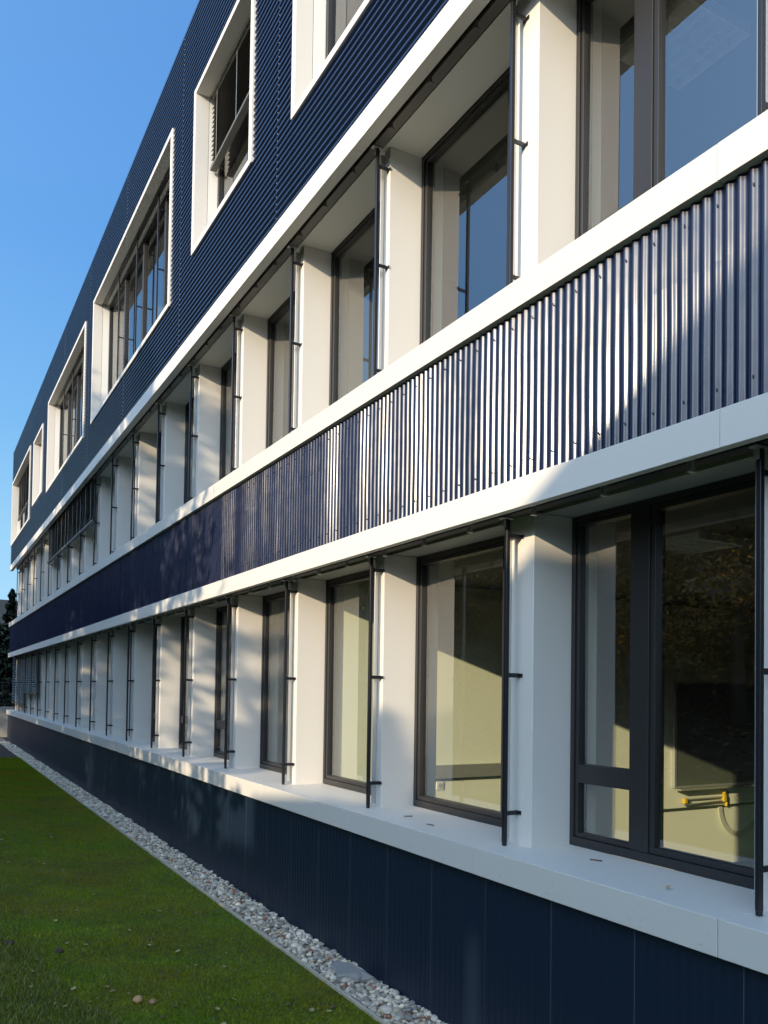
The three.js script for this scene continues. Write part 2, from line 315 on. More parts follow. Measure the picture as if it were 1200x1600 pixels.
// ---- top storey window boxes
for (const [x0, x1, y0, y1, nb] of TOPWIN) {
  const t = 0.085, zf = 0.014, zb = -0.165;
  const fr = part('window_surround', uvBox(merge(
    box(x0, x0 + t, y0, y1, zb, zf, 0.003), box(x1 - t, x1, y0, y1, zb, zf, 0.003),
    box(x0 + t, x1 - t, y0, y0 + 0.07, zb, zf - 0.001, 0.003), box(x0 + t, x1 - t, y1 - 0.07, y1, zb, zf - 0.001, 0.003))), M.white);
  mesh('reveal_panel', uvBox(merge(box(x0 + 0.01, x0 + t - 0.003, y0 + 0.01, y1 - 0.01, -0.30, zb - 0.004, 0.002), box(x1 - t + 0.003, x1 - 0.01, y0 + 0.01, y1 - 0.01, -0.30, zb - 0.004, 0.002),
    box(x0 + t, x1 - t, y0 + 0.01, y0 + 0.066, -0.30, zb - 0.004, 0.002), box(x0 + t, x1 - t, y1 - 0.05, y1 - 0.01, -0.30, zb - 0.004, 0.002))), M.soffit, fr);
  const a = x0 + t, b = x1 - t, w = (b - a) / nb;
  for (let k = 0; k < nb; k++) {
    makeWindow(a + w * k + 0.001, a + w * (k + 1) - 0.001, y0 + 0.071, y1 - 0.072, k % 2 === 0, 0.30, true);
    if (k) {
      const x = a + w * k, p = part('guide_pole', box(x - 0.012, x + 0.012, y0 + 0.075, y1 - 0.05, -0.207, -0.18, 0.003), M.pole);
      for (const f of [0.12, 0.5, 0.88]) { const y = y0 + (y1 - y0) * f; mesh('clip', box(x - 0.006, x + 0.006, y - 0.012, y + 0.012, -0.298, -0.208), M.pole, p); }
    }
  }
  if (nb > 1 && x1 > -28) part('blind_slot', merge(box(a + 0.01, b - 0.01, y1 - 0.085, y1 - 0.071, -0.225, -0.15, 0.003)), M.slat);
}
blind(-10.44, -8.43, 9.78, 8.84, 8.98, -0.225); blind(-34.6, -30.4, 9.76, 8.42, 8.5, -0.225);

// ------------------------------------------------------------------ inside the near rooms
part('cable_trunking', merge(box(bar(3) + 0.062, bar(3) + 0.12, 1.17, 1.31, -3.6, -1.2, 0.004)), std(lin(0.25, 0.25, 0.23), 0.5));
{
  const X = bar(3) + 0.06;
  const sk = group('wall_socket'); sk.position.set(X + 0.001, 1.09, -1.98);
  tag(sk, 'small square white socket on the room wall, seen low through the second wide window', 'socket');
  mesh('plate', new RoundedBoxGeometry(0.012, 0.09, 0.09, 1, 0.003).translate(0.007, 0, 0), std(lin(0.75, 0.75, 0.7), 0.4), sk);
  mesh('insert', new THREE.CylinderGeometry(0.026, 0.026, 0.006, 20).rotateZ(Math.PI / 2).translate(0.015, 0, 0), std(lin(0.4, 0.4, 0.38), 0.4), sk);
  const bd = group('chalk_board'); bd.position.set(X + 0.001, 0.90, -7.2);
  tag(bd, 'dark green chalk board hanging on the room wall behind the nearest ground floor window', 'chalk board');
  mesh('writing_surface', box(0.012, 0.04, 0.03, 1.35, -1.7, 1.62), std(lin(0.10, 0.115, 0.085), 0.55), bd);
  mesh('board_frame', merge(box(0.002, 0.05, 0.005, 0.03, -1.74, 1.66, 0.003), box(0.002, 0.05, 1.35, 1.38, -1.74, 1.66, 0.003), box(0.003, 0.049, 0.031, 1.349, 1.622, 1.66), box(0.003, 0.049, 0.031, 1.349, -1.74, -1.702)), M.alu, bd);
  mesh('chalk_tray', box(0.051, 0.15, -0.02, 0.004, -1.74, 1.66, 0.004), std(lin(0.3, 0.31, 0.25), 0.5), bd);
  const hr = group('hanging_rail'); hr.position.set(X + 0.001, 0.635, -7.0);
  tag(hr, 'thin dark rail on the cream wall under the chalk board tray', 'rail');
  mesh('rail_bar', box(0.02, 0.035, -0.012, 0.012, -2, 1.9, 0.003), std(lin(0.06, 0.06, 0.04), 0.4), hr);
  for (const z of [-1.6, 0, 1.6]) mesh('bracket', box(0.001, 0.02, -0.02, 0.02, z - 0.01, z + 0.01), M.alu, hr);
  const cp = group('board_compass'); cp.position.set(X + 0.045, 0.735, -6.1);
  tag(cp, 'chalk board compass with two thin legs and yellow ends above the dark rail', 'compass');
  const yel = std(lin(0.75, 0.5, 0.03), 0.45);
  mesh('leg', new THREE.CylinderGeometry(0.011, 0.011, 0.74, 10).rotateX(Math.PI / 2).translate(0, 0.02, 0), std(lin(0.5, 0.48, 0.38), 0.5), cp);
  mesh('leg', new THREE.CylinderGeometry(0.011, 0.011, 0.74, 10).rotateX(Math.PI / 2 + 0.02).translate(0, -0.045, 0), std(lin(0.2, 0.19, 0.15), 0.5), cp);
  mesh('grip', merge(box(-0.02, 0.03, -0.035, 0.035, 0.34, 0.40, 0.012)), yel, cp);
  mesh('hinge', merge(box(-0.02, 0.03, -0.05, 0.05, -0.41, -0.35, 0.012), box(-0.015, 0.025, 0.05, 0.09, -0.40, -0.36, 0.01), box(-0.015, 0.025, -0.11, -0.05, -0.43, -0.41, 0.006)), yel, cp);
  const pr = group('wall_protractor'); pr.position.set(X + 0.02, 0.62, -6.82);
  tag(pr, 'large pale half round protractor hanging from the rail on the cream wall', 'protractor');
  const sh = new THREE.Shape(); sh.absarc(0, 0, 0.42, Math.PI, 2 * Math.PI, false); sh.lineTo(0.35, 0); sh.absarc(0, 0, 0.35, 2 * Math.PI, Math.PI, true); sh.closePath();
  mesh('scale_arc', new THREE.ExtrudeGeometry(sh, { depth: 0.012, bevelEnabled: false, curveSegments: 40 }).rotateY(Math.PI / 2), std(lin(0.62, 0.62, 0.5), 0.35), pr);
  const T = []; for (let k = 1; k < 36; k++) { const a = Math.PI + k * Math.PI / 36, g = new THREE.BoxGeometry(0.002, k % 2 ? 0.02 : 0.04, 0.003); g.translate(0, k % 2 ? 0.4 : 0.39, 0).rotateX(-(a - Math.PI / 2)); g.translate(0.0135, 0, 0); T.push(g); }
  const tk = mesh('tick_marks', merge(T), std(lin(0.25, 0.25, 0.2), 0.6), pr); tk.userData.kind = 'stuff';
}
// louvre lamp at the ceiling of the first storey
{
  const lp = group('ceiling_lamp'); lp.position.set(-3.9, 6.618, -1.5);
  tag(lp, 'square white louvre lamp at the ceiling behind the nearest upper window', 'lamp');
  const wh = std(lin(0.8, 0.8, 0.78), 0.4);
  mesh('housing', merge(box(-0.3, -0.285, -0.09, -0.001, -0.3, 0.3), box(0.285, 0.3, -0.09, -0.001, -0.3, 0.3), box(-0.284, 0.284, -0.09, -0.001, -0.3, -0.285), box(-0.284, 0.284, -0.09, -0.001, 0.285, 0.3), box(-0.284, 0.284, -0.01, -0.002, -0.284, 0.284)), wh, lp);
  const L = []; for (let k = 1; k < 6; k++) L.push(box(-0.283, 0.283, -0.085, -0.03, -0.285 + k * 0.095 - 0.003, -0.285 + k * 0.095 + 0.003)); for (let k = 1; k < 4; k++) L.push(box(-0.285 + k * 0.142 - 0.003, -0.285 + k * 0.142 + 0.003, -0.086, -0.028, -0.282, 0.282));
  mesh('louvre', merge(L), wh, lp);
  const lp2 = lp.clone(); lp2.name = numbered('ceiling_lamp'); lp2.position.set(-4.25, 3.258, -2.05); lp2.scale.set(0.8, 0.6, 0.8); scene.add(lp2);
  lp2.userData = { label: 'square white louvre lamp at the ceiling behind the nearest ground floor window', category: 'lamp' };
}

// ------------------------------------------------------------------ ground
const smooth = (a, b, x) => { const t = Math.max(0, Math.min(1, (x - a) / (b - a))); return t * t * (3 - 2 * t); };
function T(x, z) {
  let y = -0.08 + 0.08 * smooth(0.30, 0.36, z);
  y += 0.14 * Math.max(0, Math.min(z, 5) - 1) * smooth(-34, -20, x);
  const s = 0.30 + (0.22 - 0.30) * smooth(-7, 0, x);
  if (z > 5) y += s * Math.min(z - 5, 16) + 0.25 * (fbm(x * 0.4, z * 0.4, 3) - 0.5) * smooth(5, 8, z);
  if (z > 26) y += 17 * smooth(26, 60, z) * smooth(14, 40, -x);
  if (x < -70) y += 17 * smooth(70, 150, -x) * (0.85 + 0.3 * fbm(z * 0.03, 4.4, 3));
  if (z > 45) y += 11 * smooth(45, 120, z) * (0.9 + 0.25 * fbm(x * 0.02, z * 0.02, 3)) * smooth(-160, -40, x) ;
  return y;
}
function terrain(xs, zs, lift = 0) {
  const P = [], I = [], UV = [];
  for (const z of zs) for (const x of xs) { P.push(x, T(x, z) + lift, z); UV.push(x, z); }
  const n = xs.length;
  for (let j = 0; j < zs.length - 1; j++) for (let i = 0; i < n - 1; i++) { const a = j * n + i, b = a + 1, c = a + n, d = c + 1; I.push(a, c, d, a, d, b); }
  const g = new THREE.BufferGeometry(); g.setAttribute('position', new THREE.Float32BufferAttribute(P, 3)); g.setAttribute('uv', new THREE.Float32BufferAttribute(UV, 2)); g.setIndex(I); g.computeVertexNormals(); return g;
}
const range = (a, b, s) => { const r = []; for (let x = a; x < b - 1e-6; x += s) r.push(x); r.push(b); return r; };
const soilTex = dataTex(512, (u, v) => { const a = fbm(u * 12, v * 12, 5), b = noise(u * 180, v * 180); const k = 0.5 + 0.5 * a + 0.35 * (b - 0.5); return [0.30 * k + 0.04, 0.23 * k + 0.03, 0.15 * k + 0.02]; }, true); soilTex.repeat.set(0.5, 0.5);
const lawnTex = dataTex(1024, (u, v) => { const a = fbm(u * 10, v * 10, 5), b = fbm(u * 160, v * 160, 2), y = fbm(u * 5 + 50, v * 5, 3); const k = 0.5 + 0.45 * a + 0.5 * (b - 0.5); return [(0.34 + 0.14 * y) * k, 0.48 * k, 0.04 * k]; }, true); lawnTex.repeat.set(0.4, 0.4);
const groundGeo = terrain([...range(-420, -60, 40), ...range(-56, 20, 1.0), ...range(40, 400, 40)], [...range(-400, -20, 38), -12, -10, -5, -0.4, ...range(0.3, 36, 0.6), 40, 50, 60, 75, 90, 110, 130, 170, 220, 300, 400], -0.07);
{
  // far slopes are wooded: dark green instead of brown litter
  const p = groundGeo.attributes.position, c = new Float32Array(p.count * 3);
  for (let i = 0; i < p.count; i++) { const f = Math.max(smooth(50, 85, -p.getX(i)), smooth(38, 60, p.getZ(i))), k = 0.7 + 0.5 * hash(i, 9); c.set([1 + (0.16 * k - 1) * f, 1 + (0.34 * k - 1) * f, 1 + (0.22 * k - 1) * f], 3 * i); }
  groundGeo.setAttribute('color', new THREE.BufferAttribute(c, 3));
}
structure(mesh('ground', groundGeo, std(lin(1, 1, 1), 0.95, { map: soilTex, vertexColors: true })));
structure(mesh('lawn', terrain(range(-26.4, 6, 0.3), [0.352, 0.4, ...range(0.5, 6, 0.25)], 0.004), std(lin(1, 1, 1), 0.95, { map: lawnTex })));

// grass: blades mown short, longer and paler at the foot of the slope
{
  const bl = new THREE.BufferGeometry();
  bl.setAttribute('position', new THREE.Float32BufferAttribute([-0.5, 0, 0, 0.5, 0, 0, 0.28, 0.55, 0.12, -0.28, 0.55, 0.12, 0, 1, 0.4], 3));
  bl.setIndex([0, 1, 2, 0, 2, 3, 3, 2, 4]); bl.computeVertexNormals();
  const m = new THREE.Matrix4(), q = new THREE.Quaternion(), e = new THREE.Euler(), col = new THREE.Color();
  const make = (name, count, pick, label, mat) => {
    const im = new THREE.InstancedMesh(bl, mat, count); im.name = name; im.castShadow = im.receiveShadow = true;
    for (let i = 0; i < count; i++) {
      const [x, z, h, w, c] = pick();
      q.setFromEuler(e.set(rr(-0.5, 0.5), rr(0, 6.28), rr(-0.5, 0.5)));
      m.compose(new THREE.Vector3(x, T(x, z) + 0.002, z), q, new THREE.Vector3(w, h, h)); im.setMatrixAt(i, m); im.setColorAt(i, col.setRGB(...c));
    }
    scene.add(im); tag(im, label, 'grass', null, 'stuff');
  };
  const gm = new THREE.MeshPhysicalMaterial({ color: 0xffffff, roughness: 0.9, specularIntensity: 0.08, side: THREE.DoubleSide });
  make('grass', 260000, () => {
    const t = rnd(), x = -3.8 - 22.5 * t ** 1.9, zmax = Math.min(3.2, 0.9 + (x + 26.5) * 0.14), z = 0.36 + (zmax - 0.36) * rnd();
    const p = fbm(x * 1.3 + 7, z * 1.3, 3) * 1.3 - 0.15, y = fbm(x * 2.2 + 3, z * 2.2, 2), k = rr(0.7, 1.25), far = 1 + 0.05 * -x;
    return [x, z, rr(0.010, 0.024) * (0.8 + 0.5 * p) * (1 + 0.02 * -x), rr(0.003, 0.005) * far, rnd() < 0.02 ? [0.3, 0.25, 0.09] : [(0.115 + 0.13 * y) * k, (0.155 + 0.10 * p) * k, 0.012 * k]];
  }, 'short mown green lawn grass beside the strip of pebbles', gm);
  make('long_grass', 16000, () => {
    let x, z; do { x = -4.6 - 3.2 * rnd(); z = 1.75 + 1.4 * rnd(); } while (z < 2.05 - 0.22 * (x + 5.6) + 0.25 * (fbm(x * 2, z * 2) - 0.5) * 2 && rnd() > 0.04);
    const k = rr(0.6, 1.3), dry = rnd() < 0.4;
    return [x, z, rr(0.02, 0.055), rr(0.004, 0.008), dry ? [0.25 * k, 0.22 * k, 0.085 * k] : [0.13 * k, 0.16 * k, 0.03 * k]];
  }, 'longer dry pale grass at the lower left of the lawn', gm);
}
// ---- pebble strip
{
  const strip = group('pebble_strip'); structure(strip, 'strip of grey pebbles between plinth and lawn');
  mesh('bed', new THREE.PlaneGeometry(44, 0.40).rotateX(-Math.PI / 2).translate(-17, -0.05, 0.13), std(lin(0.10, 0.095, 0.09), 0.95), strip);
  const V = [];
  for (let k = 0; k < 5; k++) {
    const g = new THREE.IcosahedronGeometry(1, 1); g.deleteAttribute('uv'); const p = g.attributes.position, ox = k * 7.3;
    for (let i = 0; i < p.count; i++) { const v = new THREE.Vector3().fromBufferAttribute(p, i), f = 0.78 + 0.45 * noise(v.x * 1.6 + ox + 5, v.y * 1.6 + v.z * 1.1 + 9); v.multiplyScalar(f); p.setXYZ(i, v.x, v.y, v.z); }
    g.deleteAttribute('normal'); const w = mergeVertices(g, 1e-3); w.computeVertexNormals(); V.push(w);
  }
  const tones = [[0.42, 0.41, 0.40], [0.52, 0.51, 0.50], [0.66, 0.64, 0.60], [0.30, 0.30, 0.31], [0.46, 0.42, 0.36], [0.22, 0.22, 0.24], [0.28, 0.15, 0.10], [0.74, 0.72, 0.69]];
  tones.forEach((t) => { t[0] *= 1.12; t[1] *= 0.96; t[2] *= 0.74; });
  const mats = tones.map((t) => std(lin(...t), 0.75));
  const list = [];
  // two layers of stones, packed along the strip
  for (let x = -3.6; x > -34; x -= 0.036 * (1 + Math.max(0, -x - 12) * 0.03)) for (let z = -0.03; z < 0.325; z += 0.036) for (const lay of [0, 1]) {
    if (lay && rnd() > 0.6) continue;
    const s = rr(0.014, 0.027) * (rnd() < 0.08 ? 1.5 : 1) * (1 + Math.max(0, -x - 12) * 0.02);
    list.push([x + rr(-0.018, 0.018), -0.04 + lay * 0.022 + rr(-0.006, 0.01), Math.min(0.322, Math.max(-0.03, z + rr(-0.018, 0.018))), s * rr(0.8, 1.5), s * rr(0.5, 0.85), s * rr(0.8, 1.2), rr(0, 6.28), rr(-0.5, 0.5), rr(-0.4, 0.4), Math.floor(rnd() * 5), rnd() < 0.03 ? 6 : [0, 0, 1, 1, 2, 3, 4, 5, 7][Math.floor(rnd() * 9)]]);
  }
  const q = new THREE.Quaternion(), e = new THREE.Euler(), m = new THREE.Matrix4();
  const near = list.map((s, i) => [s, i]).filter(([s]) => s[0] < -4.45 && s[1] > -0.03).slice(0, 300), isNear = new Set(near.map(([, i]) => i));
  for (const [s] of near) { const o = mesh('pebble', V[s[9]], mats[s[10]], strip); o.position.set(s[0], s[1], s[2]); o.scale.set(s[3], s[4], s[5]); o.rotation.set(s[7], s[6], s[8]); }
  const rest = list.filter((s, i) => !isNear.has(i));
  V.forEach((g, k) => {
    const L = rest.filter((s) => s[9] === k), im = new THREE.InstancedMesh(g, std(lin(1, 1, 1), 0.75), L.length), c = new THREE.Color();
    L.forEach((s, i) => { q.setFromEuler(e.set(s[7], s[6], s[8])); m.compose(new THREE.Vector3(s[0], s[1], s[2]), q, new THREE.Vector3(s[3], s[4], s[5])); im.setMatrixAt(i, m); im.setColorAt(i, c.setRGB(...tones[s[10]])); });
    im.name = numbered('pebbles'); im.castShadow = im.receiveShadow = true; im.userData.kind = 'stuff'; strip.add(im);
  });
}
// ---- lawn edging
{
  const G = []; for (let k = 0; k < 12; k++) { const x1 = -2.4 - k * 2; G.push(box(x1 - 1.9995, x1, -0.1, 0.026 + (hash(k, 5) - 0.5) * 0.006, 0.333, 0.351, 0.003)); }
  tag(mesh('edging_strip', merge(G), std(lin(0.50, 0.43, 0.32), 0.85)), 'thin pale edging strip between the pebbles and the lawn', 'edging');
}
// ---- flat stone in the pebbles
{
  const g = new THREE.IcosahedronGeometry(1, 2), p = g.attributes.position;
  for (let i = 0; i < p.count; i++) { const v = new THREE.Vector3().fromBufferAttribute(p, i), f = 0.6 + 0.75 * noise(v.x * 2.2 + 3, v.z * 2.2 + v.y + 8); p.setXYZ(i, v.x * f * 0.20, Math.max(-0.03, Math.min(0.03 + 0.012 * v.x, v.y * f * 0.07)), v.z * f * 0.095); }
  g.computeVertexNormals(); g.rotateY(0.12);
  const s = mesh('flat_stone', g, std(lin(0.27, 0.25, 0.22), 0.8)); s.position.set(-5.55, 0.004, 0.10); s.rotation.x = 0.2;
  tag(s, 'large flat dark grey stone lying among the pebbles', 'stone');
}
// ---- fallen leaves, fruit, clods
const leafGeo = (() => {
  const g = new THREE.PlaneGeometry(1, 1.5, 4, 6), p = g.attributes.position;
  for (let i = 0; i < p.count; i++) { const x = p.getX(i), y = p.getY(i) / 0.75, w = Math.sqrt(Math.max(0, 1 - y * y)) * (0.75 + 0.25 * Math.cos(y * 3)); p.setXYZ(i, x * w, p.getY(i), 0.35 * x * x * w + 0.12 * y * y); }
  g.rotateX(-Math.PI / 2); g.computeVertexNormals(); return g;
})();
{
  const tones = [[0.30, 0.24, 0.10], [0.20, 0.12, 0.05], [0.36, 0.30, 0.14], [0.12, 0.07, 0.035]].map((c) => std(lin(...c), 0.8, { side: THREE.DoubleSide }));
  for (let k = 0; k < 110; k++) {
    const x = -4.9 - 9 * rnd() ** 1.7, zmax = Math.min(2.4, 0.9 + (x + 26.5) * 0.09), z = rr(0.5, zmax), s = rr(0.018, 0.036), o = mesh('fallen_leaf', leafGeo, tones[Math.floor(rnd() * 4)]);
    o.position.set(x, T(x, z) + 0.02, z); o.scale.set(s, s, s); o.rotation.set(rr(-0.4, 0.4), rr(0, 6.28), rr(-0.4, 0.4));
    tag(o, 'small dry curled leaf lying on the lawn', 'leaf', 'leaves fallen on the lawn');
  }
  const lf = mesh('fallen_leaf', leafGeo, std(lin(0.42, 0.25, 0.13), 0.8, { side: THREE.DoubleSide })); lf.scale.set(0.025, 0.025, 0.022); lf.rotation.set(0.2, 1.3, 0.3); lf.position.set(-2.84, S0[1] + 0.012, -0.22);
  tag(lf, 'single brown leaf lying on the white ledge in front of the nearest window', 'leaf');
  for (const [x, z, a, l] of [[-4.93, -0.19, 0.2, 'short dark twig on the white ledge below the wide second window'], [-5.33, -0.25, 1.2, 'short dark twig on the white ledge by the foot of the second pier'], [-3.5, -0.38, 0.5, 'short dark twig on the white ledge under the narrow casement of the nearest window']]) {
    const t = mesh('twig', new THREE.CylinderGeometry(0.003, 0.004, 0.07, 6).rotateZ(Math.PI / 2), tones[3]); t.position.set(x, S0[1] + 0.006, z); t.rotation.y = a;
    tag(t, l, 'twig', 'twigs on the ledge');
  }
  const fg = new THREE.SphereGeometry(1, 14, 10), fp = fg.attributes.position; for (let i = 0; i < fp.count; i++) { const v = new THREE.Vector3().fromBufferAttribute(fp, i), f = 0.9 + 0.2 * noise(v.x * 2 + 4, v.y * 2 + v.z); fp.setXYZ(i, v.x * f, v.y * f * 0.8, v.z * f); } fg.computeVertexNormals();
  const at = [[-5.40, 1.686, 0.032, [0.46, 0.27, 0.10], 'larger round tan fallen fruit on the grass at the bottom edge'], [-5.37, 1.60, 0.024, [0.33, 0.17, 0.09], 'smaller reddish fallen fruit on the grass beside the larger tan one']];
  for (const [x, z, s, c, l] of at) { const o = mesh('fallen_fruit', fg, std(lin(...c), 0.6)); o.position.set(x, T(x, z) + s * 0.8, z); o.scale.setScalar(s); tag(o, l, 'fruit'); }
  const cg = new THREE.IcosahedronGeometry(1, 2), cp = cg.attributes.position; for (let i = 0; i < cp.count; i++) { const v = new THREE.Vector3().fromBufferAttribute(cp, i), f = 0.6 + 0.8 * fbm(v.x * 2.4 + 4, v.y * 2.4 + v.z * 1.7, 3); cp.setXYZ(i, v.x * f, v.y * f * 0.5, v.z * f); } cg.computeVertexNormals();
  for (const [x, z, s, l] of [[-6.55, 2.0, 0.036, 'dark brown clod of earth on the lawn where the long grass begins'], [-6.75, 2.32, 0.045, 'dark clod of earth at the left edge of the lawn']]) { const o = mesh('earth_clod', cg, std(lin(0.05, 0.035, 0.022), 0.95)); o.position.set(x, T(x, z) + 0.01, z); o.scale.setScalar(s); o.rotation.y = x; tag(o, l, 'clod'); }
}

// ------------------------------------------------------------------ far end: bed, wall, railing, spruces
structure(mesh('mulch_bed', terrain(range(-36, -26.45, 0.5), [0.352, ...range(0.5, 6, 0.4)], 0.006), std(lin(1.0, 0.85, 0.7), 0.95, { map: soilTex })), 'brown leaf covered bed beyond the end of the lawn');
{
  const w = mesh('retaining_wall', box(-39.9, -39.6, -0.3, 1.16, -14, 6, 0.01), std(lin(0.34, 0.31, 0.26), 0.9, { map: dirt })); tag(w, 'low pale concrete wall beyond the far end of the building', 'wall');
  const f = group('railing'); f.position.set(-39.75, 1.161, 0); tag(f, 'dark railing of upright bars on the low concrete wall', 'railing');
  const G = []; 
  mesh('rail', merge(box(-0.02, 0.02, 0.10, 0.14, -14, 6), box(-0.02, 0.02, 1.05, 1.09, -14, 6)), M.pole, f);
  for (let z = -4; z < 2; z += 0.125) mesh('railing_bar', box(-0.009, 0.009, 0.14, 1.05, z - 0.009, z + 0.009), M.pole, f);
  for (let z = -4; z < 3; z += 2) mesh('post', box(-0.025, 0.025, 0, 1.1, z - 0.025, z + 0.025), M.pole, f);
}
// leaves or needles spread through a volume
function foliage(n, place, size, up = 0.3) {
  const P = new Float32Array(n * 18), N = new Float32Array(n * 18), a = new THREE.Vector3(), b = new THREE.Vector3(), c = new THREE.Vector3(), nn = new THREE.Vector3();
  for (let i = 0; i < n; i++) {
    const p = place(); a.set(rr(-1, 1), rr(-1, 1) * (1 - up), rr(-1, 1)).normalize(); nn.set(rr(-1, 1), rr(-1, 1) + up, rr(-1, 1)).normalize(); b.crossVectors(a, nn).normalize(); nn.crossVectors(b, a).normalize(); if (nn.y < 0) nn.negate();
    const s = size * rr(0.6, 1.3); a.multiplyScalar(s); b.multiplyScalar(s * 0.55);
    const q = [p.clone().sub(a), p.clone().add(b), p.clone().add(a), p.clone().sub(a), p.clone().add(a), p.clone().sub(b)];
    q.forEach((v, k) => { v.toArray(P, i * 18 + k * 3); nn.toArray(N, i * 18 + k * 3); });
  }
  const g = new THREE.BufferGeometry(); g.setAttribute('position', new THREE.BufferAttribute(P, 3)); g.setAttribute('normal', new THREE.BufferAttribute(N, 3)); return g;
}
const leafMat = (r, g, b, t = 0) => new THREE.MeshPhysicalMaterial({ color: lin(r, g, b), roughness: 0.9, transmission: t, thickness: 0, side: THREE.DoubleSide });
const bark = std(lin(0.07, 0.055, 0.042), 0.95);
function trunkGeo(h, r0, r1, limbs, seedX) {
  const G = [new THREE.CylinderGeometry(r1, r0, h, 9, 6).translate(0, h / 2, 0)];
  for (let k = 0; k < limbs; k++) { const l = h * rr(0.25, 0.45), g = new THREE.CylinderGeometry(r1 * 0.3, r1 * 0.9, l, 6).translate(0, l / 2, 0); g.rotateZ(rr(0.5, 1.1)).rotateY(rr(0, 6.28)).translate(0, h * rr(0.45, 0.95), 0); G.push(g); }
  return merge(G.map((g) => { g.deleteAttribute('uv'); return g; }));
}
const SP = [[-52, -3.2, 9.2], [-56, -6.0, 11.5], [-50, -7.5, 10], [-60, -2.3, 8.6], [-47, -1.4, 6.2], [-63, -9, 13], [-55, -1.0, 6.5]];
SP.forEach(([x, z, h], i) => {
  const t = group('spruce_tree'); t.position.set(x, -0.1, z);
  tag(t, ['dark spruce beyond the railing, standing in the middle of the group', 'tall dark spruce standing behind the others beyond the railing', 'dark spruce beyond the railing, nearest to the building', 'slender dark spruce far behind at the left edge', 'small dark spruce directly behind the railing', 'tallest and farthest dark spruce, hidden behind the building', 'low dark spruce at the left edge beyond the railing'][i], 'tree', 'spruces beyond the railing');
  mesh('trunk', trunkGeo(h * 0.95, 0.16, 0.03, 0), bark, t);
  mesh('crown', foliage(11000, () => {
    const u = Math.pow(rnd(), 0.7), y = 0.3 + (1 - u) * (h - 0.3), tier = 0.75 + 0.25 * Math.sin(y * 9 + i), r = (0.1 + u * h * 0.30) * tier * Math.sqrt(rnd()), a = rr(0, 6.28);
    return new THREE.Vector3(Math.cos(a) * r, y - r * 0.25, Math.sin(a) * r);
  }, 0.12, 0.1), leafMat(0.014, 0.030, 0.014), t);
});

// ------------------------------------------------------------------ behind the camera: wooded slope that shades the facade and stands in its panes, and added shadow casters
function wood(x, z, h, r, ry, n, col, size, label, lift = 0) {
  const t = group('broadleaf_tree'), y0 = T(x, z) - 0.1; t.position.set(x, y0, z);
  tag(t, label, 'tree', 'trees on the slope opposite');
  mesh('trunk', trunkGeo(h * 0.7, 0.13 + h * 0.012, 0.06, 5), bark, t);
  const K = []; for (let k = 0; k < 28; k++) { const a = rr(0, 6.28), f = Math.sqrt(rnd()) * 0.78, v = rr(-0.8, 0.85); K.push([new THREE.Vector3(Math.cos(a) * r * f * Math.sqrt(1 - v * v * 0.8), h - ry + v * ry, Math.sin(a) * r * f), rr(0.28, 0.45) * r]); }
  mesh('crown', foliage(n, () => { const [c, q] = K[Math.floor(rnd() * K.length)]; const d = new THREE.Vector3(rr(-1, 1), rr(-1, 1), rr(-1, 1)); d.normalize().multiplyScalar(q * Math.cbrt(rnd())); return d.add(c); }, size, 0.4), leafMat(...col, 0.5), t);
  if (n > 4500) mesh('golden_leaves', foliage(1300, () => { const [c, q] = K[Math.floor(rnd() * 9)]; const d = new THREE.Vector3(rr(-1, 1), rr(-1, 1), rr(-1, 1)); d.normalize().multiplyScalar(q * 1.15 * Math.cbrt(rnd())); return d.add(c); }, 0.07, 0.4), leafMat(0.85, 0.55, 0.08, 0.6), t);
}
const OL = 'broad tree with autumn leaves on the slope facing the building', GR = [0.10, 0.11, 0.03], GO = [0.34, 0.21, 0.04], BR = [0.22, 0.13, 0.045];
for (const [x, z, top, r, ry, n, c] of [[-7.3, 11, 11.0, 2.5, 4.2, 6600, GR], [-11.2, 11.3, 11.6, 2.9, 3.3, 6000, BR], [-15.2, 10.8, 11.4, 2.9, 4.4, 7400, GR], [-19.4, 11.2, 11.0, 2.8, 4.2, 6200, BR], [-23.4, 12, 10.0, 2.5, 3.4, 4200, GO], [-9.2, 13.4, 9.4, 2.4, 2.2, 3800, GO], [-17.2, 13.2, 9.6, 2.6, 3.2, 5000, GR], [-12.6, 14.2, 11.6, 2.6, 3.6, 4600, BR], [-9.0, 15.0, 11.8, 2.2, 3.0, 4000, GR]])
  wood(x, z, top - T(x, z), r, ry, n, c, 0.125, OL);
for (const [x, z, hh] of [[-14, 19, 7], [-19, 17, 7.5], [-24, 19, 8], [-30, 16, 9], [-35, 19, 9], [-40, 17, 10], [-46, 20, 10], [-28, 22, 8], [-52, 18, 11], [-20, 23, 7]])
  wood(x, z, hh, 2.6, hh * 0.36, 3000, [GR, GO, BR][Math.abs(Math.round(x)) % 3], 0.2, OL);
wood(-4.2, 11, 7.3 - T(-4.2, 11), 0.95, 1.9, 130, GO, 0.26, 'thin young tree with few leaves beside the larger trees opposite');
